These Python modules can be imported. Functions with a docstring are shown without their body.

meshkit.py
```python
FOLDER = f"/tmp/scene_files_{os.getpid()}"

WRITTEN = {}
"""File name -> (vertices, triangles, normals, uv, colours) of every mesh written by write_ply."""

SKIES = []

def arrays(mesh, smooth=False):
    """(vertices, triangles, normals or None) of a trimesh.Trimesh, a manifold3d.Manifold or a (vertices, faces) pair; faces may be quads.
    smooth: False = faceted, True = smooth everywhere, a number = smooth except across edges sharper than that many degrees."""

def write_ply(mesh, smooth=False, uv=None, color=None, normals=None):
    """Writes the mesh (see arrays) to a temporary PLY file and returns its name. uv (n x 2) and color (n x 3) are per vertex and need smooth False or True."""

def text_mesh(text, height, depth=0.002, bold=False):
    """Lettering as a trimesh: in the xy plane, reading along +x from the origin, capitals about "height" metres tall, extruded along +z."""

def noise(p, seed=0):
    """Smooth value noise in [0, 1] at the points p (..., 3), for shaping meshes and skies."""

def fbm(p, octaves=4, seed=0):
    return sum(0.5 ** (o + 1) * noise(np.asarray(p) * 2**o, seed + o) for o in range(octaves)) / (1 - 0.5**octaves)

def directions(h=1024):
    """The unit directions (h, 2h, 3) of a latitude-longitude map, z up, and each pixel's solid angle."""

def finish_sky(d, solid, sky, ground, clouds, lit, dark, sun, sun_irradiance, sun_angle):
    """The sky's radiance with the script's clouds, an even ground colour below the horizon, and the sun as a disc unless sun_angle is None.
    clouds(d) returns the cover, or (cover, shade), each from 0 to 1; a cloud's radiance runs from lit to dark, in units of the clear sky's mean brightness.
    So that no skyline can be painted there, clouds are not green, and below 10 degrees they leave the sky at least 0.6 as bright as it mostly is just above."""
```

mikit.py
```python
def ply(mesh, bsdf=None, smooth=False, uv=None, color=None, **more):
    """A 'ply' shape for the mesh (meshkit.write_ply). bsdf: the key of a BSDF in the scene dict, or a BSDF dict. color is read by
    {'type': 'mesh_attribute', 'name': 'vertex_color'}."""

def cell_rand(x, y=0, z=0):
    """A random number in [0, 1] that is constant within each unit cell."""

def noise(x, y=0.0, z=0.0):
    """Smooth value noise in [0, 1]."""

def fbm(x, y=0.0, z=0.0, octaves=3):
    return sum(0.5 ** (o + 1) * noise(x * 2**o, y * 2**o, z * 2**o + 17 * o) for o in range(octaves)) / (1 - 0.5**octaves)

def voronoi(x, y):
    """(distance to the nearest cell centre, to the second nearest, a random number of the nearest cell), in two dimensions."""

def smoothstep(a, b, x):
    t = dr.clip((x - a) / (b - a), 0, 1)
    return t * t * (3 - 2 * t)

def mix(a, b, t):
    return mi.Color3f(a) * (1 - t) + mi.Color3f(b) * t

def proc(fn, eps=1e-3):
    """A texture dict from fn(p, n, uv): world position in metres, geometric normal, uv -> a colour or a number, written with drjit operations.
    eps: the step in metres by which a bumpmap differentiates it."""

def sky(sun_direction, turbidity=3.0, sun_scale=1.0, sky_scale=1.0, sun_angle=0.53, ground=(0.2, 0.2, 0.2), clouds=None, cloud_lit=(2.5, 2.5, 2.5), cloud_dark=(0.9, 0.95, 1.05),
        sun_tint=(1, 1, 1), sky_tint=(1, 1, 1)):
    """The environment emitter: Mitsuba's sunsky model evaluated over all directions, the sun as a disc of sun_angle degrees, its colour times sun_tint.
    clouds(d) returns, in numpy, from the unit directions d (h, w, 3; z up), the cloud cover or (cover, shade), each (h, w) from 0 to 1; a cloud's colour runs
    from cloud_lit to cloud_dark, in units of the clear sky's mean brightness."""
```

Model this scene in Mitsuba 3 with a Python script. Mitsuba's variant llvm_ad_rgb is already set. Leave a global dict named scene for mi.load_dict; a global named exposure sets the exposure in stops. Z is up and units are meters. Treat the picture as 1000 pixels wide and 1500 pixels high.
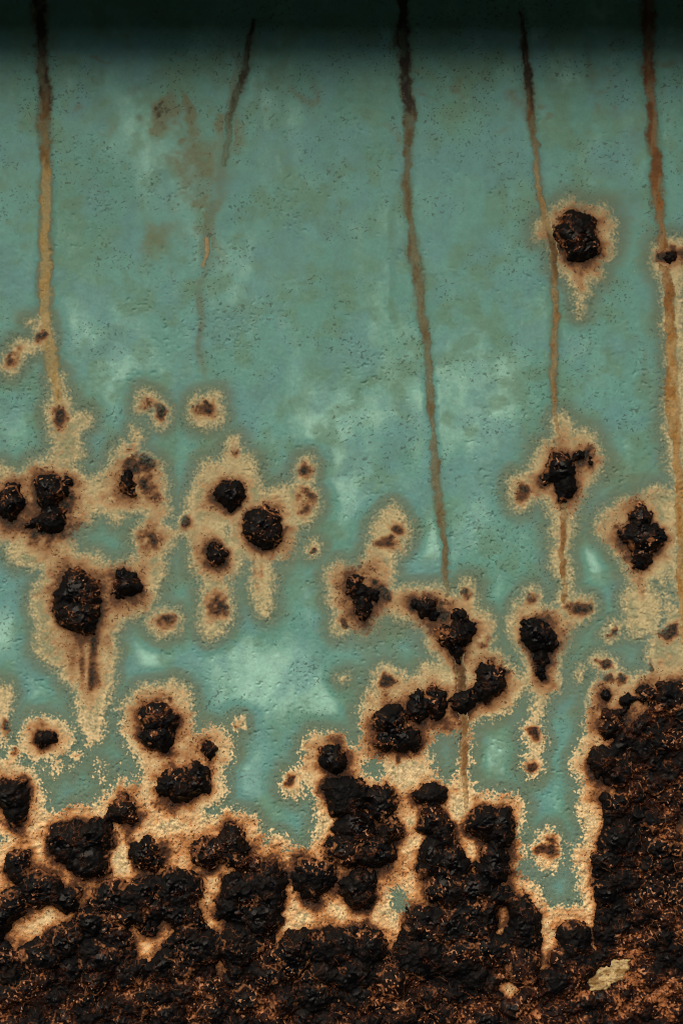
import math
import numpy as np
import mitsuba as mi
import drjit as dr
import trimesh
from scipy import ndimage as ndi
import mikit
from mikit import proc, noise, fbm, voronoi, smoothstep, mix

T = mi.ScalarTransform4f
scene, labels = {'type': 'scene'}, {}

# ---------------------------------------------------------------- camera, light, exposure
PX = 0.0005                      # metres of panel per unit of the layout below (1000 wide, 1500 high)
Z0 = 0.55                        # height above the ground of the layout's lower edge
CAM_Y = -1.40
ZC = Z0 + 750 * PX
scene['camera'] = {'type': 'perspective', 'fov_axis': 'x', 'fov': 2 * math.degrees(math.atan(500 * PX / -CAM_Y)),
                   'near_clip': 0.05, 'far_clip': 50.0,
                   'to_world': T().look_at(origin=[0, CAM_Y, ZC], target=[0, 0, ZC], up=[0, 0, 1])}
scene['sky'] = mikit.sky((-0.30, -0.68, 0.70), turbidity=3, sun_scale=0.30, sky_scale=0.22, sun_angle=66,
                         ground=(0.03, 0.03, 0.03), clouds=lambda d: 1.0, cloud_lit=(2.15, 2.2, 2.25), sun_tint=(0.97, 1.0, 1.05))
exposure = 3.42

# ---------------------------------------------------------------- layout grid (u to the right, v down)
STEP = 1.45
us = np.arange(-120, 1120.1, STEP)
vs = np.arange(-40, 1590.1, STEP)
NX, NY = len(us), len(vs)
U, V = np.meshgrid(us, vs)


def nz(scale, seed, sv=None, octaves=1):
    """smooth noise about -1..1 on the grid; scale = cell size in layout units"""
    out, amp, tot = 0, 1.0, 0.0
    for o in range(octaves):
        su, sw = scale / 2**o, (sv or scale) / 2**o
        r = np.random.default_rng(seed * 31 + o)
        ny, nx = int(NY * STEP / sw) + 5, int(NX * STEP / su) + 5
        g = r.uniform(-1, 1, (ny, nx))
        yy = 1 + (V - vs[0]) / sw
        xx = 1 + (U - us[0]) / su
        if max(su, sw) < 14:
            a = ndi.gaussian_filter(r.standard_normal((NY, NX)), (0.36 * sw / STEP, 0.36 * su / STEP))
            out = out + amp * 0.55 * a / a.std()
        else:
            g = ndi.spline_filter(g, 3)
            a = ndi.affine_transform(g, [STEP / sw, STEP / su], offset=[1, 1], output_shape=(NY, NX), order=3, prefilter=False)
            out = out + amp * 1.4 * a
        tot += amp * amp
        amp *= 0.5
    return out / math.sqrt(tot)


def sst(a, b, x):
    t = np.clip((x - a) / (b - a), 0, 1)
    return t * t * (3 - 2 * t)


def inside(poly, x, y):
    r = np.zeros(x.shape, bool)
    n = len(poly)
    for i in range(n):
        (x0, y0), (x1, y1) = poly[i], poly[(i + 1) % n]
        if y0 == y1:
            continue
        c = (y0 > y) != (y1 > y)
        r ^= c & (x < (x1 - x0) * (y - y0) / (y1 - y0) + x0)
    return r


def path_dist(pts, x, y):
    """distance to a polyline, and how far along it (0..1) the nearest point lies"""
    pts = np.asarray(pts, float)
    seg = np.hypot(*(pts[1:, :2] - pts[:-1, :2]).T)
    cum, tot = np.concatenate([[0], np.cumsum(seg)]), seg.sum()
    best, at = np.full(x.shape, 1e9), np.zeros(x.shape)
    for i in range(len(pts) - 1):
        a, b = pts[i, :2], pts[i + 1, :2]
        t = np.clip(((x - a[0]) * (b[0] - a[0]) + (y - a[1]) * (b[1] - a[1])) / max(seg[i]**2, 1e-9), 0, 1)
        d = np.hypot(x - a[0] - t * (b[0] - a[0]), y - a[1] - t * (b[1] - a[1]))
        m = d < best
        best, at = np.where(m, d, best), np.where(m, (cum[i] + t * seg[i]) / tot, at)
    return best, at


# domain warps
W1u, W1v = nz(34, 1, octaves=2), nz(34, 2, octaves=2)
W2u, W2v = nz(9, 3, octaves=2), nz(9, 4, octaves=2)
Uc, Vc = U + 2.4 * W1u + 2.4 * W2u, V + 2.4 * W1v + 2.4 * W2v          # for crust outlines
Us, Vs = U + 5 * W1u + 1.4 * W2u, V + 5 * W1v + 1.4 * W2v          # for stain outlines

# ---------------------------------------------------------------- rust crust: nodules (u, v, ru, rv) and the two big fields
NOD = [
    (846, 343, 33, 37), (862, 362, 18, 18), (981, 377, 10, 14),
    (13, 738, 19, 29), (72, 722, 27, 31), (76, 758, 22, 25), (48, 766, 12, 9), (101, 707, 8, 8),
    (186, 706, 14, 20), (337, 725, 22, 25), (386, 774, 31, 32), (316, 815, 13, 17),
    (115, 868, 36, 34), (116, 900, 36, 33), (184, 858, 23, 22),
    (231, 1055, 30, 28), (231, 1080, 27, 22), (304, 1098, 12, 15), (258, 1150, 29, 28), (288, 1143, 22, 25),
    (68, 1084, 19, 14), (16, 1165, 30, 25), (24, 1190, 18, 22),
    (177, 1186, 23, 20), (193, 1194, 13, 12), (142, 1222, 26, 26), (104, 1234, 36, 34), (130, 1262, 30, 30), (212, 1250, 23, 25), (228, 1266, 12, 14),
    (308, 1250, 28, 26), (340, 1232, 26, 27), (345, 1258, 22, 20),
    (28, 1272, 22, 26), (62, 1302, 36, 26), (98, 1318, 26, 22), (20, 1325, 24, 25), (0, 1345, 26, 30),
    (820, 685, 24, 26), (828, 712, 17, 24), (803, 698, 12, 12), (863, 675, 5, 6), (845, 668, 10, 9),
    (941, 788, 33, 26), (938, 758, 18, 22), (938, 818, 14, 20), (967, 785, 10, 12),
    (524, 862, 15, 20), (531, 888, 15, 20), (545, 872, 12, 11), (625, 892, 15, 17), (612, 886, 9, 10), (634, 903, 10, 9),
    (668, 932, 28, 22), (675, 904, 14, 16), (690, 917, 11, 12), (669, 952, 13, 18),
    (788, 932, 26, 24), (772, 918, 13, 12), (806, 938, 13, 15), (793, 962, 12, 20), (790, 985, 7, 12),
    (717, 1002, 24, 31), (700, 1018, 12, 14), (678, 1028, 17, 20), (640, 1028, 20, 25), (612, 1036, 18, 22), (572, 1056, 25, 26), (594, 1082, 25, 24), (564, 1084, 18, 20),
    (488, 1110, 22, 23),
    (508, 1168, 36, 34), (560, 1178, 24, 28), (574, 1217, 22, 24), (520, 1212, 32, 26), (506, 1246, 30, 28), (552, 1250, 30, 24),
    (460, 1287, 33, 33), (526, 1302, 28, 32), (540, 1290, 14, 16),
    (630, 1164, 27, 21), (632, 1202, 22, 26), (648, 1222, 22, 24), (632, 1258, 25, 30), (662, 1268, 28, 30), (655, 1300, 34, 28),
    (706, 1206, 28, 28), (736, 1212, 23, 32), (724, 1252, 24, 22), (722, 1276, 30, 24), (692, 1300, 30, 26),
    (630, 1356, 44, 34), (682, 1352, 40, 36), (735, 1335, 30, 30), (764, 1352, 28, 40), (620, 1398, 40, 34), (675, 1402, 30, 28), (765, 1415, 28, 26), (722, 1390, 30, 28),
    (168, 1312, 31, 25), (210, 1308, 26, 26), (262, 1302, 36, 32), (187, 1342, 26, 22), (262, 1340, 30, 24), (230, 1330, 20, 20),
    (352, 1305, 30, 28), (394, 1298, 30, 38), (372, 1270, 22, 12), (340, 1330, 30, 22), (386, 1345, 26, 24), (355, 1338, 20, 20), (352, 1385, 34, 28), (290, 1390, 32, 26), (150, 1402, 36, 26), (218, 1362, 9, 9), (60, 1402, 30, 24), (270, 1372, 26, 22),
    (432, 1392, 28, 32), (490, 1385, 34, 28), (540, 1385, 26, 26), (428, 1412, 22, 22), (392, 1428, 24, 20), (520, 1425, 30, 26), (195, 1470, 26, 22), (310, 1482, 24, 18), (460, 1460, 26, 20), (575, 1435, 24, 24),
    (841, 1378, 26, 34), (826, 1410, 22, 28), (850, 1415, 22, 24), (820, 1435, 26, 24),
    (884, 1114, 23, 22), (893, 1048, 16, 14), (908, 1050, 12, 12), (922, 1030, 16, 12), (888, 1020, 9, 9), (978, 1022, 22, 24), (898, 1175, 20, 22), (902, 1228, 24, 24), (888, 1258, 24, 20), (921, 1240, 14, 14), (890, 1068, 18, 16), (905, 1130, 18, 20), (948, 1020, 18, 14), (912, 1290, 24, 20), (952, 1428, 22, 18),
]
FIELD = [(-130, 1380), (0, 1366), (25, 1392), (60, 1370), (108, 1345), (143, 1308), (168, 1292), (200, 1288), (255, 1278), (290, 1292), (296, 1340), (322, 1372), (333, 1345),
         (338, 1296), (372, 1268), (408, 1268), (424, 1300), (406, 1350), (402, 1398), (420, 1374), (440, 1358), (478, 1362), (520, 1358), (552, 1372), (574, 1396), (584, 1362),
         (602, 1342), (632, 1326), (660, 1310), (690, 1290), (745, 1300), (783, 1330), (792, 1375), (793, 1424), (804, 1422), (824, 1368), (840, 1348), (856, 1362), (872, 1392),
         (870, 1330), (866, 1272), (878, 1222), (886, 1172), (884, 1140), (866, 1116), (874, 1098), (898, 1088), (884, 1062), (896, 1042), (930, 1036), (960, 1012), (976, 1002), (1004, 998), (1130, 985), (1130, 1700), (-130, 1700)]
HOLES = [[(188, 1360), (215, 1376), (228, 1372), (235, 1350), (252, 1364), (238, 1392), (218, 1408), (204, 1402)],
         [(862, 1440), (870, 1425), (900, 1409), (921, 1408), (914, 1425), (905, 1435), (885, 1448), (868, 1450)],
         [(312, 1420), (322, 1408), (330, 1418), (322, 1432)], [(988, 1205), (1002, 1190), (1010, 1232), (994, 1226)],
         [(870, 1148), (884, 1146), (900, 1150), (900, 1166), (886, 1160), (874, 1156)], [(910, 1052), (926, 1036), (945, 1032), (946, 1042), (930, 1048), (920, 1062)],
         [(728, 1452), (745, 1440), (760, 1446), (748, 1462), (735, 1462)], [(735, 1330), (742, 1326), (744, 1350), (738, 1372), (730, 1362)]]

rng = np.random.default_rng(7)
listed = len(NOD)
tries = 0
while len(NOD) < listed + 120 and tries < 6000:                      # smaller nodules that fill the two big fields
    tries += 1
    u, v = rng.uniform(0, 1010), rng.uniform(1030, 1510)
    if not inside(FIELD, np.array([u]), np.array([v]))[0] or any(inside(h, np.array([u]), np.array([v]))[0] for h in HOLES):
        continue
    r = rng.uniform(11, 17) if u > 870 else rng.uniform(14, 24)
    if all(math.hypot((u - a) / (0.75 * (c + r)), (v - b) / (0.75 * (d + r))) > 1 for a, b, c, d in NOD):
        NOD.append((u, v, r, r * rng.uniform(0.75, 1.1)))

crust_f = np.full(U.shape, -99.0)                                    # about the distance inside the outline
near, owner = np.full(U.shape, 9.0), np.full(U.shape, -1)
for i, (u, v, ru, rv) in enumerate(NOD):
    x0, x1 = np.searchsorted(us, [u - 2 * ru - 30, u + 2 * ru + 30])
    y0, y1 = np.searchsorted(vs, [v - 2 * rv - 30, v + 2 * rv + 30])
    w = np.s_[y0:y1, x0:x1]
    if y1 <= y0 or x1 <= x0:
        continue
    a = rng.uniform(-0.5, 0.5)
    p3, p5 = rng.uniform(0, 6.28, 2)
    dx, dy = (Uc[w] - u) / ru, (Vc[w] - v) / rv
    th = np.arctan2(dy, dx)
    r = np.hypot(dx, dy) / (1 + 0.06 * np.cos(3 * th + p3) + 0.05 * np.cos(5 * th + p5))
    if i < listed:
        crust_f[w] = np.maximum(crust_f[w], (1 - r) * min(ru, rv))
    m = r < near[w]
    near[w] = np.where(m, r, near[w])
    owner[w] = np.where(m, i, owner[w])
field_in = inside(FIELD, Uc, Vc)
hole = np.zeros(U.shape, bool)
for h in HOLES:
    hole |= inside(h, U + 3 * W1u + 3.5 * W2u, V + 3 * W1v + 3.5 * W2v)
jag = 1.4 * nz(5, 6) + 1.0 * nz(3, 7)
crust = ((crust_f + jag > 0) | field_in) & ~hole
crust = ndi.binary_opening(crust, iterations=1)
ed = ndi.distance_transform_edt(crust) * STEP                        # distance inside
od = ndi.distance_transform_edt(~crust) * STEP                       # distance outside

# ---------------------------------------------------------------- rust stain: outlines (u, v, ru, rv), drips (path, half width start, end)
STAIN = [
    (845, 345, 52, 50), (872, 330, 28, 32), (982, 378, 26, 34), (800, 340, 16, 22), (858, 398, 24, 20),
    (66, 488, 14, 28), (22, 520, 19, 24), (52, 470, 20, 8), (40, 497, 11, 5), (84, 606, 22, 31), (122, 612, 10, 14), (98, 640, 22, 22), (50, 515, 7, 7),
    (214, 588, 17, 15), (231, 608, 13, 14), (304, 601, 27, 26), (338, 656, 12, 20), (330, 665, 12, 10), (202, 636, 6, 16),
    (75, 735, 62, 58), (5, 740, 32, 52), (193, 705, 48, 48), (226, 790, 30, 30), (272, 770, 17, 19), (100, 668, 26, 18), (152, 735, 34, 40),
    (118, 885, 72, 70), (190, 862, 42, 40), (60, 808, 50, 28), (100, 940, 46, 40), (239, 912, 22, 21), (318, 890, 24, 44), (330, 722, 54, 52), (390, 775, 48, 48),
    (440, 740, 24, 30), (450, 692, 15, 22), (458, 804, 9, 14), (316, 815, 34, 38), (225, 735, 24, 30), (350, 682, 24, 22), (420, 730, 30, 18), (210, 830, 30, 26), (290, 760, 20, 60),
    (67, 1085, 32, 30), (22, 1100, 12, 14), (0, 1045, 12, 42), (232, 1060, 50, 52), (255, 1028, 24, 26), (270, 1148, 54, 42), (304, 1108, 22, 30), (350, 1062, 9, 12), (114, 1113, 7, 8), (245, 1105, 36, 40),
    (18, 1175, 44, 50), (100, 1235, 70, 55), (178, 1185, 40, 36), (230, 1225, 54, 60), (322, 1242, 56, 48), (375, 1215, 10, 16), (170, 1290, 170, 40), (30, 1280, 60, 50), (260, 1200, 40, 40),
    (432, 1150, 16, 21), (502, 990, 7, 7), (572, 775, 27, 40), (556, 830, 26, 34), (528, 875, 42, 46), (497, 915, 14, 18), (600, 885, 38, 30), (632, 890, 36, 30), (672, 928, 46, 46), (687, 870, 13, 22), (712, 920, 9, 22), (500, 850, 18, 22),
    (566, 1000, 22, 22), (550, 1030, 16, 40), (602, 1050, 66, 52), (640, 1010, 36, 36), (718, 1006, 42, 44), (712, 972, 26, 18), (678, 1028, 30, 40), (735, 1035, 18, 16), (490, 1112, 36, 36), (462, 1095, 14, 22), (465, 1150, 22, 26),
    (823, 690, 48, 46), (823, 642, 18, 34), (768, 718, 26, 26), (860, 680, 18, 26), (845, 648, 24, 14), (938, 775, 54, 52), (905, 770, 28, 30), (960, 738, 26, 26), (984, 850, 13, 80), (994, 900, 12, 70),
    (783, 872, 14, 20), (792, 925, 46, 40), (765, 910, 18, 30), (845, 888, 20, 22), (835, 905, 20, 20), (792, 970, 18, 40), (783, 1078, 14, 24), (782, 1122, 14, 20), (784, 1100, 9, 34), (897, 925, 12, 14), (884, 972, 16, 16), (850, 992, 8, 13),
    (962, 996, 42, 16), (903, 1004, 20, 18), (885, 1030, 20, 30), (980, 960, 30, 40), (875, 1080, 16, 40), (797, 1244, 20, 24), (797, 1262, 11, 22), (868, 1200, 18, 120), (850, 1345, 50, 12), (848, 1315, 4, 18), (815, 1380, 40, 40),
    (714, 1225, 50, 50), (640, 1190, 46, 60), (758, 1290, 14, 50), (560, 1140, 90, 46), (600, 1250, 50, 110), (440, 1290, 56, 34), (520, 1300, 80, 60), (540, 1340, 160, 40), (400, 1235, 14, 12),
]
GREEN = [(152, 783, 19, 30), (150, 756, 12, 12), (655, 1108, 26, 34), (548, 1132, 15, 16), (215, 600, 7, 6), (46, 471, 7, 6), (985, 865, 8, 22), (92, 1168, 32, 22), (455, 1210, 10, 30), (585, 1322, 12, 22), (772, 1215, 6, 30), (770, 1275, 10, 20), (452, 1175, 6, 30)]
DRIP = [([(122, 925), (133, 1010), (140, 1080)], 54, 9), ([(384, 800), (386, 895)], 22, 9), ([(823, 730), (825, 800), (824, 878)], 17, 7), ([(672, 950), (676, 1050), (682, 1185)], 17, 11),
        ([(850, 395), (848, 458)], 18, 5), ([(792, 960), (790, 1050)], 16, 7), ([(936, 815), (940, 905)], 20, 26), ([(78, 555), (84, 600)], 9, 11), ([(250, 1165), (252, 1215)], 24, 16),
        ([(983, 380), (990, 520), (998, 760)], 15, 15), ([(232, 1085), (232, 1150)], 30, 24), ([(590, 1100), (596, 1160)], 24, 20), ([(700, 905), (714, 940)], 16, 12), ([(152, 700), (185, 660)], 16, 14)]
stain_f = np.full(U.shape, -60.0)
for u, v, ru, rv in STAIN:
    r = np.hypot((Us - u) / ru, (Vs - v) / rv)
    stain_f = np.maximum(stain_f, (1 - r) * min(ru, rv))
for pts, h0, h1 in DRIP:
    d, t = path_dist(pts, Us, Vs)
    stain_f = np.maximum(stain_f, h0 + (h1 - h0) * t - d)
rim = np.where(V > 1000, 19, 13)
stain_f = np.maximum(stain_f, rim + 5 * nz(40, 9) - od)
for u, v, ru, rv in GREEN:
    r = np.hypot((Us - u) / ru, (Vs - v) / rv)
    stain_f = np.minimum(stain_f, (r - 1) * min(ru, rv))
stain = ndi.gaussian_filter((np.clip(stain_f, -6, 6)), 4 / STEP) + 0.8 * nz(7, 11, octaves=2) > -0.6
dS = (ndi.distance_transform_edt(stain) - ndi.distance_transform_edt(~stain)) * STEP

# ---------------------------------------------------------------- how far corroded (k) : 0 stain only, 1 bare black rust
below = ndi.gaussian_filter(np.roll(crust, int(16 / STEP), 0).astype(float), 9 / STEP)  # rust washes down more than up
k = (0.66 + 0.16 * below + 0.10 * nz(24, 14, octaves=2)) * np.exp(-od / np.clip(25 + 14 * nz(60, 12, octaves=2) + 12 * below, 8, 60))
SPOT = [(66, 488, 14, 0.8), (22, 520, 15, 0.85), (84, 608, 15, 1.0), (231, 607, 10, 0.85), (214, 590, 14, 0.45), (304, 602, 17, 1.05), (200, 690, 34, 0.8), (215, 720, 26, 0.75), (205, 672, 18, 0.8), (226, 790, 25, 0.75),
        (272, 769, 13, 0.8), (240, 913, 16, 0.75), (319, 890, 18, 0.85), (338, 658, 11, 0.5), (451, 690, 13, 0.75), (443, 740, 16, 0.75), (458, 808, 6, 0.8), (75, 780, 40, 0.7), (100, 740, 30, 0.75),
        (982, 376, 20, 0.9), (830, 345, 36, 0.75), (768, 717, 17, 0.75), (850, 675, 24, 0.8), (578, 771, 12, 0.85), (568, 797, 14, 0.85), (558, 868, 18, 0.85), (498, 912, 8, 0.9), (503, 915, 6, 0.8),
        (686, 871, 10, 0.75), (610, 892, 18, 0.85), (648, 905, 20, 0.8), (782, 873, 12, 0.85), (845, 888, 16, 0.8), (830, 886, 10, 0.8), (712, 940, 14, 0.8), (790, 925, 34, 0.75), (786, 1077, 12, 0.9), (781, 1125, 11, 0.85), (797, 1243, 17, 0.85),
        (897, 927, 8, 0.95), (886, 973, 8, 0.9), (905, 995, 10, 0.8), (955, 974, 7, 1.0), (982, 930, 13, 0.95), (890, 1000, 9, 0.8), (432, 1149, 11, 0.75), (350, 1062, 6, 0.6), (22, 1100, 9, 0.65), (564, 1000, 12, 0.75), (246, 1025, 12, 0.7),
        (735, 985, 14, 0.75), (665, 1090, 12, 0.8), (60, 1080, 24, 0.6), (5, 1065, 14, 0.7), (740, 1180, 12, 0.4), (910, 780, 14, 0.55), (120, 1225, 60, 0.5), (640, 1150, 34, 0.5), (113, 1112, 4, 0.5), (848, 992, 5, 0.3)]
for u, v, r, s in SPOT:
    q = np.hypot(U + 6 * W1u + 3 * W2u - u, V + 6 * W1v + 3 * W2v - v) / r
    k = np.maximum(k, (s + 0.10) * np.exp(-q * q * 0.8) * (1 + 0.22 * W2v))
RUN = [([(120, 915), (127, 960), (132, 1060)], 46, 14, 1.0, 0.55), ([(116, 925), (124, 960), (128, 1040)], 15, 7, 0.80, 0.5), ([(134, 930), (134, 1000), (138, 1060)], 10, 4, 0.92, 0.5), ([(380, 795), (378, 850), (382, 890)], 17, 7, 0.86, 0.3), ([(823, 730), (825, 800), (824, 880)], 7, 3, 0.85, 0.4),
       ([(672, 945), (676, 1050), (682, 1180)], 13, 6, 0.9, 0.45), ([(845, 380), (850, 455)], 14, 4, 0.7, 0.2), ([(792, 960), (790, 1045)], 10, 4, 0.9, 0.3), ([(938, 820), (940, 900)], 12, 8, 0.85, 0.3), ([(76, 785), (78, 815)], 7, 3, 0.9, 0.5),
       ([(235, 1085), (236, 1110)], 12, 5, 0.9, 0.5), ([(256, 1165), (250, 1215)], 12, 4, 0.85, 0.4), ([(22, 1195), (22, 1230)], 12, 5, 0.75, 0.3), ([(582, 1098), (584, 1128)], 13, 6, 0.85, 0.6), ([(490, 1130), (490, 1145)], 12, 6, 0.7, 0.4), ([(530, 900), (528, 930)], 9, 4, 0.75, 0.3), ([(720, 1030), (725, 1050)], 14, 8, 0.75, 0.4),
       ([(806, 345), (812, 372), (813, 405)], 5, 3, 0.85, 0.4)]
for pts, h0, h1, s0, s1 in RUN:
    d, t = path_dist(pts, U + 2.5 * W2u + 2 * W1u, V)
    k = np.maximum(k, (s0 + (s1 - s0) * t) * np.exp(-(d / (h0 + (h1 - h0) * t))**2) * sst(1.0, 0.6, t) * (0.88 + 0.2 * nz(6, 21, 40)))
low = sst(1150, 1330, V)
k = np.maximum(k, 0.36 * low * sst(0, 25, dS) * (1 + 0.5 * nz(30, 13, octaves=2)))

# ---------------------------------------------------------------- older marks on the paint: dull runs, grime; and paler patches
f = np.maximum(dS, -34)
DULL = [([(368, 40), (355, 110), (335, 190), (318, 270), (302, 350), (296, 430), (294, 560)], 7, 7, 17), ([(318, 200), (308, 330), (300, 480)], 26, 14, 40), ([(572, 190), (575, 320), (580, 470)], 5, 4, 32), ([(255, 190), (262, 290)], 20, 20, 42),
        ([(210, 170), (270, 160)], 14, 14, 44), ([(240, 350), (250, 400)], 18, 10, 44), ([(868, 60), (866, 130)], 7, 5, 26), ([(873, 180), (880, 250)], 6, 5, 42), ([(928, 110), (930, 230)], 9, 8, 42), ([(600, 95), (604, 158)], 9, 8, 20), ([(640, 100), (700, 150)], 20, 20, 46), ([(720, 140), (760, 150)], 14, 14, 44), ([(536, 100), (540, 160)], 8, 6, 42),
        ([(372, 900), (374, 975)], 6, 4, 36), ([(300, 870), (318, 950)], 22, 14, 30), ([(560, 580), (560, 660)], 6, 5, 46), ([(230, 920), (236, 990)], 14, 8, 36), ([(60, 930), (150, 1060)], 50, 40, 38), ([(60, 1120), (230, 1130)], 40, 40, 40), ([(600, 940), (660, 960)], 40, 30, 36), ([(780, 1040), (785, 1170)], 34, 26, 34), ([(845, 560), (905, 640)], 10, 24, 46), ([(940, 440), (960, 640)], 16, 20, 28),
        ([(0, 1105), (120, 1120), (235, 1140)], 85, 60, 1), ([(750, 960), (760, 1140)], 20, 30, 44), ([(810, 1180), (800, 1330)], 30, 20, 40), ([(880, 420), (852, 480)], 16, 8, 40), ([(430, 1180), (420, 1250)], 24, 14, 34), ([(325, 590), (360, 660)], 30, 20, 34), ([(400, 620), (440, 660)], 14, 14, 48)]
W5 = nz(18, 41, 60, octaves=3)
for pts, h0, h1, at in DULL:
    d, t = path_dist(pts, U + 3 * W1u + 4 * W5, V + 6 * W1v)
    f = np.maximum(f, -0.68 * at - (10 + 0.7 * h0) * np.clip(d / (h0 + (h1 - h0) * t + 3) - 0.2, 0, 9) - 5 * (1 - W5))
STREAK_PATHS = {
    'a': [(60, -30, 9), (61, 60, 9), (65, 150, 9), (66, 260, 8), (68, 380, 8), (66, 450, 9), (74, 520, 9), (82, 575, 8), (86, 592, 6)],
    'b': [(586, -30, 9), (590, 60, 9), (597, 130, 8), (600, 158, 8), (596, 220, 5), (598, 300, 5.5), (606, 370, 6), (617, 440, 6), (625, 520, 6), (631, 600, 5.5), (636, 680, 5), (647, 760, 5), (652, 830, 4.5), (654, 872, 3)],
    'c': [(762, 20, 4), (768, 70, 5), (775, 140, 5.5), (779, 200, 5), (788, 260, 5), (797, 310, 5), (806, 350, 5), (813, 400, 5), (814, 460, 5), (811, 530, 5), (811, 590, 4), (815, 640, 3)],
    'd': [(947, -30, 8), (950, 60, 8), (952, 150, 8), (960, 240, 7.5), (968, 330, 7.5), (974, 380, 8), (979, 440, 9), (982, 520, 10), (985, 600, 10), (991, 680, 8), (996, 760, 7), (998, 850, 6), (999, 940, 4)],
    'e': [(824, 728, 5), (826, 790, 4), (823, 840, 4), (824, 882, 2.5)],
    'g': [(370, 30, 3), (362, 80, 5), (355, 112, 5.5), (346, 140, 5), (336, 170, 4.5), (333, 200, 4), (328, 240, 3)],
    'h': [(672, 955, 7), (676, 1030, 6.5), (680, 1100, 5), (682, 1185, 3.5)],
    'f': [(302, 350, 3.2), (301, 366, 3.2), (297, 390, 1.8)],
}
run_d = {}
for name, pts in STREAK_PATHS.items():
    d, t = path_dist([p[:2] for p in pts], U + 1.6 * W2u + 1.5 * W1u + 0.8 * nz(5, 45), V)
    s_ = np.concatenate([[0], np.cumsum(np.hypot(*np.diff(np.array(pts, float)[:, :2], axis=0).T))])
    w = np.interp(t * s_[-1], s_, [p[2] for p in pts]) * (1 + 0.16 * nz(30, 46, 40) + 0.10 * nz(8, 47, 14))
    run_d[name] = d / w
    f = np.maximum(f, -10 - 2.4 * np.maximum(d - w, 0) - 3 * (1 - W1u))
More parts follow.
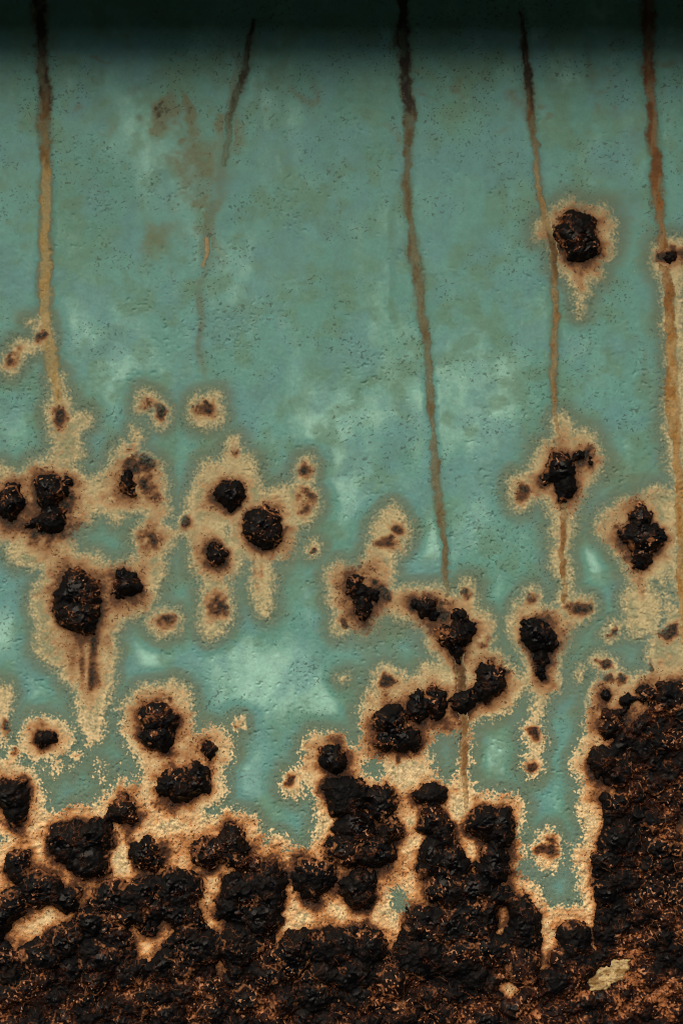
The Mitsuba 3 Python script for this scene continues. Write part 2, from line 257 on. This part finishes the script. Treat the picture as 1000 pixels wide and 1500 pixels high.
PALE_SPOTS = [(400, 990, 90, 60), (330, 950, 40, 40), (450, 960, 30, 50), (480, 1050, 30, 70), (220, 960, 40, 30), (60, 1000, 40, 40), (810, 1060, 16, 70), (640, 560, 60, 60), (520, 720, 80, 50), (540, 600, 60, 60), (430, 620, 50, 70), (720, 1120, 30, 50), (825, 1220, 22, 50), (820, 1310, 20, 20), (350, 1120, 40, 50), (405, 1190, 24, 50), (560, 500, 50, 60), (460, 860, 60, 60), (730, 880, 30, 40), (650, 800, 60, 50), (720, 560, 70, 60), (880, 880, 20, 40), (180, 500, 60, 60), (30, 620, 30, 30), (10, 900, 40, 40), (850, 820, 30, 60)]  # paler patches of paint, mostly low on the panel
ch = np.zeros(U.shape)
for u, v, ru, rv in PALE_SPOTS:
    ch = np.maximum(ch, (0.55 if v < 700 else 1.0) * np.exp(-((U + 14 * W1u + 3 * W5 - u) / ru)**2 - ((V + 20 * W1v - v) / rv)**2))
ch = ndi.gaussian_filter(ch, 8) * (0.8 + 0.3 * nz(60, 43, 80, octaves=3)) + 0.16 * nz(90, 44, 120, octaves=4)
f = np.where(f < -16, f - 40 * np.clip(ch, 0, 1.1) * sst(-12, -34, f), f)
PATCH = [(240, 172, 24, 28, .75), (222, 182, 16, 16, .6), (276, 172, 12, 30, .65), (258, 200, 10, 12, .5), (290, 240, 44, 70, .46), (304, 330, 26, 80, .45), (330, 195, 16, 34, .55), (240, 350, 30, 44, .38), (750, 145, 20, 16, .28), (728, 185, 14, 12, .24), (160, 320, 18, 14, .16), (165, 85, 16, 14, .2), (10, 255, 12, 12, .16), (600, 150, 10, 14, .5), (590, 80, 10, 60, .4), (345, 130, 8, 70, .3), (500, 475, 20, 40, .14), (930, 180, 14, 60, .22), (575, 200, 6, 40, .28), (60, 100, 14, 120, .3), (950, 120, 14, 120, .3), (880, 120, 10, 40, .2)]
gr = np.random.default_rng(77)
PATCH += [(gr.uniform(0, 1000), gr.uniform(70, 190), gr.uniform(6, 22), gr.uniform(6, 16), gr.uniform(.15, .42)) for _ in range(34)]
W6 = nz(16, 51, octaves=3)
for u, v, ru, rv, s in PATCH:
    g = np.exp(-((U + 10 * W1u + 5 * W6 - u) / ru)**2 - ((V + 12 * W1v + 5 * W6 - v) / rv)**2)
    k = np.maximum(k, s * np.clip(g * (1 + 0.24 * W6), 0, 1))

# ---------------------------------------------------------------- relief of the panel (layout units, + towards the camera)
g1, g2, g3 = nz(2.0, 61), nz(4.5, 62, 3.6), nz(11, 63, 8)
pit_n = nz(4.0, 64, 2.6) + 0.45 * nz(9, 64, 5) + 0.2 * g1
clump = sst(-0.35, 0.75, nz(60, 65, 45, octaves=2) + 0.5 * sst(400, 1000, V) - 0.35 * sst(330, 120, V))
fine_in = 0.35 + 0.65 * sst(250, 520, V + 40 * W1v)                  # the coat is smoother towards the top
relief = fine_in * (0.20 * g2 + 0.12 * g1) + 0.12 * g3 + 0.22 * nz(55, 66, 40)
relief -= 1.5 * sst(0.75, 1.5, pit_n) * clump
relief += 0.25 * sst(0.9, 1.5, nz(4.2, 67, 3)) * clump
sand = sst(-12, 4, dS + 5 * g2)
relief += sand * (0.34 * g1 + 0.30 * nz(3.4, 68) + 0.12 * g3 + 0.9 * sst(1050, 1250, V) * (nz(3.4, 69) + 0.6 * nz(7, 68) + 0.5 * g3))
relief += 0.6 * sst(-5, 3, dS) * sst(30, 3, dS)                      # the coat lifts at the stain's edge
relief += sst(0.45, 1.0, k) * (1.1 * nz(3.6, 70, octaves=2) + 0.2)
for d in run_d.values():
    relief += 0.35 * sst(1.1, 0.4, d)
relief += 16 * np.clip((34 - V) / 74, 0, 1)**2                       # top rolled forward into the added lip, shaped to fall dark


def quads(mask, height, uvx, uvy):
    """the grid's quads under mask as a mesh, with its two material channels"""
    q = np.argwhere(mask)
    i = q[:, 0] * NX + q[:, 1]
    F = np.stack([i, i + NX, i + NX + 1, i + 1], 1)                   # facing the camera
    used, inv = np.unique(F, return_inverse=True)
    F = inv.reshape(F.shape)
    X, Zz, H = U.ravel()[used], V.ravel()[used], height.ravel()[used]
    vert = np.stack([(X - 500) * PX, -H * PX, Z0 + (1500 - Zz) * PX], 1)
    flip = (q.sum(1) % 2 == 0)[:, None]
    a = np.where(flip, F[:, [0, 1, 2]], F[:, [0, 1, 3]])
    b = np.where(flip, F[:, [0, 2, 3]], F[:, [1, 2, 3]])
    tri = np.vstack([a, b])
    return trimesh.Trimesh(vert, tri, process=False), np.stack([uvx.ravel()[used], uvy.ravel()[used]], 1)


def quad_of(mask):
    return mask[:-1, :-1] & mask[1:, :-1] & mask[:-1, 1:] & mask[1:, 1:]


# ---------------------------------------------------------------- materials
def grains(u, v, a, b):
    """two octaves of fine grain on turned lattices"""
    x, y = 0.83 * u + 0.56 * v, -0.56 * u + 0.83 * v
    return noise(x / a, y / a, b), 0.6 * noise((0.6 * x + 0.8 * y) / (2.1 * a), (0.8 * x - 0.6 * y) / (2.1 * a), b + 5) + 0.4 * noise((0.95 * x + 0.31 * y) / (1.3 * a), (0.95 * y - 0.31 * x) / (1.3 * a), b + 8)


def paint_fn(p, n, uv):
    u, v = p.x / PX, (p.z - Z0) / PX
    fS, kk = uv.x * 100.0, uv.y
    fine, grit = grains(u, v, 2.3, 3.0)
    mid = fbm(u / 13, v / 11, 5.0, octaves=3)
    big = fbm(u / 120, v / 150, 1.0, octaves=3)
    lowdown = smoothstep(560, 380, v)                                 # the coarse, crumbling edges lie low on the panel
    e = fS + (fine - 0.5) * mix3(13, 17, lowdown) + (grit - 0.5) * mix3(5, 10, lowdown) + (mid - 0.5) * mix3(7, 12, lowdown)
    # paint
    c = mix((0.098, 0.262, 0.222), (0.112, 0.288, 0.264), smoothstep(0.3, 0.7, big))
    c = mix(c, (0.110, 0.238, 0.170), 0.6 * smoothstep(0.5, 0.75, fbm(u / 45, v / 60, 8.0, octaves=3)))
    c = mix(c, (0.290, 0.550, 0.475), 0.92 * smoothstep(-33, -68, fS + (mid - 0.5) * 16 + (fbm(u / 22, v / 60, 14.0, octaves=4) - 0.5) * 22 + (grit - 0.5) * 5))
    mott = fbm((u + 0.3 * v) / 30, (v - 0.3 * u) / 30, 91.0, octaves=4)
    mot2 = fbm((u - 0.5 * v) / 44, (v + 0.5 * u) / 52, 95.0, octaves=4)
    c = mix(c, (0.108, 0.222, 0.155), 0.70 * smoothstep(0.46, 0.74, mott))
    c = mix(c, (0.105, 0.262, 0.275), 0.65 * smoothstep(0.46, 0.76, mot2))
    c = c * (0.80 + 0.26 * mid + 0.14 * fine)
    c = mix(c, (0.112, 0.150, 0.105), 0.80 * smoothstep(-32, -7, fS + (mid - 0.5) * 12))
    c = mix(c, (0.128, 0.136, 0.068), smoothstep(0.06, 0.55, kk + (grit - 0.5) * 0.16 + (fine - 0.5) * 0.12) * 0.8 * smoothstep(-6, -26, fS))
    c = mix(c, (0.045, 0.040, 0.022), smoothstep(0.55, 0.95, kk + (grit - 0.5) * 0.5 + (mid - 0.5) * 0.5) * smoothstep(-6, -26, fS))
    speck = smoothstep(0.78, 0.86, noise((u + 0.4 * v) / 3.2, (v - 0.4 * u) / 2.5, 31.0)) * smoothstep(0.45, 0.62, fbm(u / 50, v / 40, 6.0, octaves=2))
    c = mix(c, (0.035, 0.060, 0.048), 0.6 * speck)
    # stain: a buff crumbly edge, then ochre, orange, brown, black
    m2 = fbm(u / 32, v / 28, 25.0, octaves=3)
    lift = smoothstep(560, 240, v)  # lower stains paler: brighter light put into the tan, besides rust tone
    crumb = mix3(0.5, 1.0, lowdown) * smoothstep(18, 2, dr.abs(fS - 2))
    buff = mix((0.36, 0.315, 0.170), (0.52, 0.43, 0.245), 0.5 + 1.6 * crumb * (fine * 0.45 + grit * 0.55 - 0.5))
    buff = mix(buff, (0.225, 0.245, 0.145), 0.85 * smoothstep(0.40, 0.58, m2) * smoothstep(5, 14, fS))
    buff = mix(buff, (0.60, 0.47, 0.27), lowdown * 0.9 * smoothstep(0.10, 0.70, fine * 0.5 + grit * 0.5))
    kq = kk + (mid - 0.5) * 0.34 + (m2 - 0.5) * 0.36 + (grit - 0.5) * 0.15 + (fine - 0.5) * 0.10
    s = mix(buff, mix(mix((0.395, 0.280, 0.140), (0.66, 0.50, 0.275), lift), mix((0.39, 0.245, 0.125), (0.62, 0.38, 0.180), lift), mid), smoothstep(0.14, 0.42, kq) * smoothstep(-2, 12, fS + (mid - 0.5) * 12))
    s = mix(s, mix((0.235, 0.108, 0.043), (0.40, 0.165, 0.052), lift), smoothstep(0.34, 0.62, kq) * 0.95)
    s = mix(s, (0.085, 0.032, 0.013), smoothstep(0.55, 0.76, kq))
    s = mix(s, (0.010, 0.007, 0.006), smoothstep(0.76, 0.90, kq))
    pep = smoothstep(0.0, 0.07, noise((u + 0.7 * v) / 2.9, (v - 0.7 * u) / 2.9, 77.0) * 0.6 + 0.4 * fine + 0.40 * kk + 0.34 * (m2 - 0.5) - 0.90) * smoothstep(0.15, 0.4, kk)
    crack = smoothstep(0.030, 0.008, dr.abs(fbm((u + 0.4 * v) / 13, (v - 0.4 * u) / 10, 61.0, octaves=3) - 0.5)) * lift * smoothstep(0.45, 0.6, mid)
    s = mix(s, (0.22, 0.095, 0.036), 0.6 * crack)
    s = mix(s, (0.06, 0.026, 0.012), 0.85 * pep)
    s = s * (0.76 - 0.16 * lift + (0.28 + 0.24 * lift) * fine + (0.20 + 0.16 * lift) * grit)
    return mix(c, s, smoothstep(mix3(-10, -4, lowdown), mix3(12, 4, lowdown), e) * mix3(0.94, 1.0, lowdown))


def mix3(a, b, t):
    return a * (1 - t) + b * t


def rough_fn(p, n, uv):
    return 0.62 + 0.3 * smoothstep(-25, 5, uv.x * 100.0)


def crust_fn(p, n, uv):
    u, v = p.x / PX, (p.z - Z0) / PX
    dome, earth = uv.x, uv.y
    fine, grit = grains(u, v, 2.3, 13.0)
    mid = fbm(u / 15, v / 12, 15.0, octaves=3)
    c = mix((0.0012, 0.0012, 0.0017), (0.0050, 0.0027, 0.0019), smoothstep(0.3, 0.7, mid - dome * 0.15))
    m2 = fbm(u / 34, v / 26, 27.0, octaves=4)
    warm = earth * 0.55 + (mid - 0.5) * 0.8 + (m2 - 0.5) * 0.9 + (grit - 0.5) * 0.45 + (fine - 0.5) * 0.2 + (0.5 - dome) * 0.26 - 0.05
    c = mix(c, (0.0110, 0.0034, 0.0018), smoothstep(0.10, 0.42, warm))
    c = mix(c, (0.056, 0.0150, 0.0058), smoothstep(0.48, 0.80, warm + (fine - 0.5) * 0.35))
    c = mix(c, (0.30, 0.115, 0.042), smoothstep(0.66, 0.92, warm + (fine - 0.5) * 0.4))
    # thin flakes and threads of orange rust, mostly in the folds
    th = dr.abs(fbm(u / 24, v / 20, 41.0, octaves=4) - 0.5)
    thread = smoothstep(0.020, 0.004, th) * smoothstep(0.40, 0.62, m2 * 0.5 + grit * 0.5 + 0.10 - dome * 0.22)
    c = mix(c, (0.20, 0.070, 0.026), thread * (0.25 + 0.75 * fine))
    th = dr.abs(fbm(u / 11, v / 9, 47.0, octaves=3) - 0.5)
    thread = smoothstep(0.030, 0.006, th) * smoothstep(0.45, 0.65, mid - dome * 0.12 + earth * 0.12)
    c = mix(c, (0.080, 0.026, 0.011), thread * 0.9)
    rim = smoothstep(0.10, 0.02, dr.abs(dome - 0.42 + (mid - 0.5) * 0.35 + (grit - 0.5) * 0.10)) * smoothstep(0.46, 0.62, m2 + (fine - 0.5) * 0.2)
    c = mix(c, (0.21, 0.085, 0.034), rim * (0.3 + 0.7 * fine))
    fleck = smoothstep(0.80, 0.90, noise((u + 0.5 * v) / 3.4, (v - 0.5 * u) / 3.2, 57.0)) * smoothstep(0.45, 0.6, m2 - dome * 0.1 + earth * 0.1)
    c = mix(c, (0.36, 0.17, 0.085), fleck)
    return c


def crust_rough(p, n, uv):
    u, v = p.x / PX, (p.z - Z0) / PX
    return dr.clip(0.74 - 0.54 * smoothstep(0.72, 0.97, uv.x) * (1 - uv.y * 0.6) + 0.30 * (noise(u / 5, v / 5, 3.0) - 0.5), 0.2, 1.0)


def tone_of(v, stops):
    t = mi.Float(stops[0][1])
    for (a, x), (b, y) in zip(stops[:-1], stops[1:]):
        t = t + (y - x) * dr.clip((v - a) / (b - a), 0, 1)
    return t


def run_fn(stops, deep, mean, pale, fleck):
    """a dried rust run on the paint: uv.x is the paint's channel, uv.y how far across the run"""
    def fn(p, n, uv):
        u, v = p.x / PX, (p.z - Z0) / PX
        fine, grit = grains(u, v, 2.3, 53.0)
        mid = fbm(u / 9, v / 22, 55.0, octaves=3)
        base = paint_fn(p, n, mi.Point2f(uv.x, 0.22 * smoothstep(0.0, 0.05, uv.x)))
        tone = tone_of(1500 - v, stops) + (mid - 0.5) * 0.45 + (grit - 0.5) * 0.15
        c = mix(deep, mean, smoothstep(0.0, 0.45, tone))
        c = mix(c, pale, smoothstep(0.45, 1.0, tone))
        c = mix(c, fleck, 0.8 * smoothstep(0.60, 0.76, fine * 0.4 + grit * 0.6 - 0.10 * tone))
        c = c * (0.78 + 0.44 * fine)
        edge = uv.y + (fine - 0.5) * 0.35 + (grit - 0.5) * 0.35 + (mid - 0.5) * 0.3
        c = mix(c, (0.060, 0.062, 0.036), 0.6 * smoothstep(0.60, 0.95, edge))
        return mix(base, c, smoothstep(1.45, 0.55, edge) * (0.66 + 0.30 * smoothstep(0.65, 0.35, mid + 0.25 * (tone - 0.5))))
    return fn


def chip_fn(p, n, uv):
    u, v = p.x / PX, (p.z - Z0) / PX
    m = fbm(u / 9, v / 7, 4.0, octaves=3)
    c = mix((0.24, 0.140, 0.048), (0.47, 0.355, 0.175), smoothstep(0.32, 0.66, m))
    return mix(c, (0.20, 0.10, 0.04), 0.8 * smoothstep(0.66, 0.8, noise(u / 3.2, v / 2.6, 6.0)))


def lip_fn(p, n, uv):
    m = fbm(p.x * 60, p.y * 60, p.z * 60, octaves=4)
    c = mix((0.110, 0.210, 0.175), (0.140, 0.265, 0.230), m)
    return mix(c, (0.10, 0.05, 0.02), smoothstep(0.6, 0.75, m))


def principled(fn, rough, spec=0.4):
    return {'type': 'twosided', 'bsdf': {'type': 'principled', 'base_color': proc(fn), 'roughness': proc(rough) if callable(rough) else rough, 'specular': spec}}


scene['paint_material'] = principled(paint_fn, rough_fn, 0.35)
scene['crust_material'] = principled(crust_fn, crust_rough, 0.14)
scene['chip_material'] = principled(chip_fn, 0.8, 0.3)
scene['lip_material'] = principled(lip_fn, 0.6, 0.35)

# ---------------------------------------------------------------- the panel and its parts
P = 'metal_panel'
labels[P] = {'label': 'turquoise painted steel panel with rust runs from above and black rust along the bottom', 'category': 'metal panel'}
count = {}


def add(parent, name, mesh, bsdf, uv=None, label=None, smooth=True, kind=None):
    key = f'{parent}__{name}'
    n = count.get(key, 0)
    count[key] = n + 1
    key = key if n == 0 else f'{key}_{n:03d}'
    scene[key] = mikit.ply(mesh, bsdf, smooth=smooth, uv=uv)
    if label:
        labels[key] = {'label': label}
    if kind:
        labels.setdefault(key, {})['kind'] = kind
    return key


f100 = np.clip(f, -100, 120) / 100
bare = quad_of(ed < 5)                                                # panel left out where the crust lies thick on it
sm = dS > -1.5
lab, nlab = ndi.label(sm[:-1, :-1])
sizes = ndi.sum(np.ones(lab.shape), lab, np.arange(nlab + 1))
keep = [i for i in range(1, nlab + 1) if sizes[i] * STEP**2 > 130]
is_stain = np.isin(lab, keep)
RUNS = [('a', 'ochre rust run down the left side', [(0, .05), (120, .15), (200, .45), (260, .9), (400, 1.0), (600, .85)], (0.024, 0.015, 0.010), (0.130, 0.076, 0.020), (0.35, 0.245, 0.090), (0.045, 0.024, 0.010)),
        ('b', 'long dull brown rust run down the middle', [(0, .0), (150, .05), (175, .4), (300, .7), (880, .8)], (0.020, 0.013, 0.009), (0.095, 0.070, 0.030), (0.165, 0.140, 0.072), (0.040, 0.030, 0.016)),
        ('c', 'thin bent rust run that passes the lone upper right blister', [(0, .05), (120, .12), (180, .4), (260, .9), (335, .7), (350, .3), (380, .4), (420, .75), (640, .75)], (0.022, 0.015, 0.010), (0.120, 0.066, 0.020), (0.31, 0.205, 0.080), (0.05, 0.028, 0.012)),
        ('d', 'wide orange rust run down the right edge', [(0, .1), (250, .3), (330, .6), (380, .3), (500, .8), (940, .9)], (0.080, 0.030, 0.010), (0.200, 0.085, 0.018), (0.33, 0.180, 0.045), (0.050, 0.022, 0.009)),
        ('e', 'short rust run hanging below the mid right crust', [(700, .1), (760, .4), (900, .7)], (0.060, 0.026, 0.010), (0.190, 0.090, 0.024), (0.33, 0.215, 0.090), (0.07, 0.032, 0.012)),
        ('f', 'short pale ochre dash on the dull run in the paint', [(340, .9), (400, .9)], (0.10, 0.05, 0.02), (0.20, 0.11, 0.04), (0.36, 0.235, 0.100), (0.10, 0.05, 0.02))]
RUNS.append(('h', 'brown rust run from the central crust down to the bottom cluster', [(940, .1), (1050, .45), (1200, .9)], (0.050, 0.022, 0.009), (0.170, 0.080, 0.024), (0.34, 0.225, 0.090), (0.06, 0.027, 0.010)))
RUNS.append(('g', 'dark slanting run at the top left that dissolves into a dull smear', [(0, 0), (140, .1), (165, .6), (240, 1.3)], (0.034, 0.034, 0.020), (0.072, 0.084, 0.050), (0.105, 0.145, 0.092), (0.03, 0.026, 0.014)))
taken = np.zeros(bare.shape, bool)
for name, text, stops, deep, mean, pale, fleck in RUNS:
    scene['run_material_' + name] = principled(run_fn(stops, deep, mean, pale, fleck), 0.78, 0.3)
    q = (run_d[name] < np.where(dS > -3, 1.0, 1.75))[:-1, :-1] & bare & ~taken & ((k[:-1, :-1] < 0.5) | (name not in 'ad') | (V[:-1, :-1] < 340))
    taken |= q
    m, uv = quads(q, relief, f100, run_d[name])
    add(P, 'rust_run', m, 'run_material_' + name, uv, text)
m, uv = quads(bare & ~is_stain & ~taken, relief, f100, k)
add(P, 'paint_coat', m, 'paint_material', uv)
named_stain = [((846, 300), 'tan rust ring around the lone black blister at upper right'), ((304, 590), 'small round tan rust ring below the dull run in the paint'), ((240, 925), 'small tan rust spot right of the largest left blister'),
               ((22, 508), 'tan rust spot at the left edge beside the ochre run'), ((432, 1160), 'small tan rust spot in the turquoise above the bottom crust'), ((797, 1230), 'tan rust spot shaped like a wedge between the lower right crusts'),
               ((784, 1078), 'tall tan rust spot left of the right hand crust'), ((897, 935), 'small tan ringed rust spot right of the centre run'), ((70, 1110), 'tan rust stain around the small crust at lower left')]
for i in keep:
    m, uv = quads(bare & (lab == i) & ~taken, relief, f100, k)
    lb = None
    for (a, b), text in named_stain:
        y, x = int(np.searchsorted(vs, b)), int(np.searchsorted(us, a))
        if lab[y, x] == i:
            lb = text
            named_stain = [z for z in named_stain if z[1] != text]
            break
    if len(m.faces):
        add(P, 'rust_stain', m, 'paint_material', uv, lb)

# crust relief
dome_h = np.zeros(U.shape)
rr = np.clip(near, 0, 1.6)
rad = np.array([min(q[2], q[3]) for q in NOD])[np.clip(owner, 0, None)]
dome = np.where(owner >= 0, np.clip(1 - (rr / 1.12)**2, 0, 1)**0.62, 0)
dome_h = dome * np.clip(0.58 * rad, 4, 15)
edge = np.sqrt(1 - (1 - np.clip(ed / 9, 0, 1))**2)
rid = 1 - 2 * np.abs(nz(10, 81, octaves=3))
lump = nz(22, 82, octaves=2)
calm = 1 - 0.60 * sst(0.60, 0.92, dome)
ring = np.sin(rr * 7 + 3 * nz(26, 83))
ch_ = 3.6 * edge + dome_h * np.clip(ed / 12, 0, 1) + edge * calm * (1.3 * rid + 1.5 * nz(4.5, 84, octaves=2) + 0.5 * nz(2.6, 87)) + edge * (0.6 * lump + 0.8 * ring + 0.35 * g1)
ch_ = relief * 0.4 + np.maximum(ch_, 0.3) - 3.5 * (1 - sst(0, 3, ed))
earth = 0.08 + 0.46 * sst(872, 930, U + 14 * W1u) * sst(1000, 1060, V) + 0.36 * sst(1375, 1450, V + 18 * W1v) + 0.25 * sst(690, 760, U) * sst(1370, 1420, V)
earth = np.clip(earth + 0.18 * nz(40, 85, octaves=2), 0, 1)
dm = np.clip(dome * (0.85 + 0.3 * nz(12, 86)), 0, 1)
cq = quad_of(ndi.binary_dilation(crust))
clab, ncl = ndi.label(cq)
own_q = np.where((near < 1.04)[:-1, :-1], owner[:-1, :-1], -1)
WHERE = {0: 'lone black rust blister at upper right, beside the second rust run from the right', 2: 'small dark rust core on the rightmost run', 3: 'black rust blister cut by the left edge, upper of two', 9: 'black blister at centre left, upper of a diagonal pair', 10: 'round black blister at centre left, lower of a diagonal pair',
         11: 'small black pellet of rust left of the round centre left blister', 14: 'small black blister beside the largest left blister', 17: 'small black pellet above the oval crust at lower left', 20: 'small ragged crust near the left edge at lower left', NOD.index((488, 1110, 22, 23)): 'round black crust above the central bottom cluster'}
first_of = {}
for c in range(1, ncl + 1):
    comp = clab == c
    area = comp.sum() * STEP**2
    if area < 60:
        continue
    ids = [i for i in np.unique(own_q[comp]) if i >= 0 and (comp & (own_q == i)).sum() * STEP**2 > 90]
    if len(ids) < 2:
        m, uv = quads(comp, ch_, dm, earth)
        add(P, 'rust_blister', m, 'crust_material', uv, WHERE.get(ids[0]) if ids else None)
        continue
    rest = comp & ~np.isin(own_q, ids)
    lb = None
    if area > 120000:
        lb = 'thick black and brown rust crust covering the bottom and lower right'
    rl, nr = ndi.label(rest)
    ra = ndi.sum(np.ones(rl.shape), rl, np.arange(nr + 1)) * STEP**2
    big_ones = sorted((j for j in range(1, nr + 1) if ra[j] > 150), key=lambda j: -ra[j])
    spare = rest & ~np.isin(rl, big_ones)                             # scraps go to the nodule they lie against
    near_id = own_q * 0 - 1
    near_id[comp & np.isin(own_q, ids)] = own_q[comp & np.isin(own_q, ids)]
    at = ndi.distance_transform_edt(near_id < 0, return_distances=False, return_indices=True)
    near_id = np.where(spare, near_id[at[0], at[1]], near_id)
    if not big_ones:
        big_ones, near_own = [0], None
        m, uv = quads(comp & (near_id == ids[0]), ch_, dm, earth)
        ids = ids[1:]
    else:
        m, uv = quads(rl == big_ones[0], ch_, dm, earth)
    key = add(P, 'rust_crust', m, 'crust_material', uv, lb)
    for j in big_ones[1:]:
        m, uv = quads(rl == j, ch_, dm, earth)
        add(key, 'crust_fringe', m, 'crust_material', uv)
    for i in ids:
        m, uv = quads(comp & (near_id == i), ch_, dm, earth)
        add(key, 'rust_nodule', m, 'crust_material', uv)

# ---------------------------------------------------------------- flake of old coat left on the crust at lower right
chip = [(858, 1440), (866, 1428), (874, 1416), (890, 1409), (904, 1404), (922, 1406), (921, 1418), (916, 1430), (906, 1437), (895, 1443), (885, 1452), (866, 1452)]
cm = inside(chip, U + 2.0 * W1u + 2.4 * W2u, V + 2 * W1v + 2.4 * W2v)
ced = ndi.distance_transform_edt(cm) * STEP
chip_h = relief * 0.4 + 5.0 * np.sqrt(1 - (1 - np.clip(ced / 5, 0, 1))**2) + 0.8 * nz(6, 91, 4, octaves=2) + 0.9 * nz(16, 92, 10) + 0.3 * g1 - 2 * (ced < 0.5)
m, uv = quads(quad_of(ndi.binary_dilation(cm)), chip_h, f100, k)
add(P, 'paint_flake', m, 'chip_material', None, 'pale cream flake left on the brown crust at lower right')

# ---------------------------------------------------------------- lip and board added above the frame to shade the top, and the sheet's plain margins
LIP_OUT, LIP_DROP = 0.074, 0.022
z_top = Z0 + (1500 - vs[0]) * PX
zf = Z0 + 1500 * PX + 0.004
prof = [(-8e-3, z_top + 0.0015), (-LIP_OUT, z_top + 0.004), (-LIP_OUT - 0.003, z_top), (-LIP_OUT - 0.003, zf - LIP_DROP), (-LIP_OUT, zf - LIP_DROP), (-LIP_OUT + 0.0005, z_top - 0.003), (-8e-3, z_top - 0.001)]
HALF, BOARD_OUT = 0.75, 0.24
pv = np.array([[x, y, z] for x in (-HALF, HALF) for y, z in prof])
n = len(prof)
pf = [[i, (i + 1) % n, n + (i + 1) % n, n + i] for i in range(n)]
add(P, 'added_lip', (pv, np.array(pf)), 'lip_material', smooth=False)
shade_board = np.array([[x, y, z_top + h] for x in (-HALF, HALF) for y, h in ((0.01, 0.12), (-BOARD_OUT, 0.12), (-BOARD_OUT, 0.14), (0.01, 0.14))])  # unseen board, added to cut sky and sun on the upper panel
add(P, 'added_shade_board', (shade_board, np.array([[i, (i + 1) % 4, 4 + (i + 1) % 4, 4 + i] for i in range(4)])), 'lip_material', smooth=False)
upper = np.array([[-HALF, 0.0005, z_top], [HALF, 0.0005, z_top], [HALF, 0.0005, z_top + 0.13], [-HALF, 0.0005, z_top + 0.13]])
add(P, 'upper_sheet', (upper, np.array([[0, 1, 2, 3]])), 'lip_material', smooth=False)
for s in (-1, 1):
    xs = sorted([s * HALF, (us[0] - 500) * PX + 0.001 if s < 0 else (us[-1] - 500) * PX - 0.001])
    zs = (Z0 - 0.30, z_top)
    side = np.array([[xs[0], 0.0005, zs[0]], [xs[1], 0.0005, zs[0]], [xs[1], 0.0005, zs[1]], [xs[0], 0.0005, zs[1]]])
    add(P, 'side_margin', (side, np.array([[0, 1, 2, 3]])), 'lip_material', smooth=False)
xs = ((us[0] - 500) * PX, (us[-1] - 500) * PX)
zb = Z0 + (1500 - vs[-1]) * PX + 0.001
low_ = np.array([[xs[0], 0.0005, Z0 - 0.30], [xs[1], 0.0005, Z0 - 0.30], [xs[1], 0.0005, zb], [xs[0], 0.0005, zb]])
add(P, 'bottom_margin', (low_, np.array([[0, 1, 2, 3]])), 'lip_material', smooth=False)
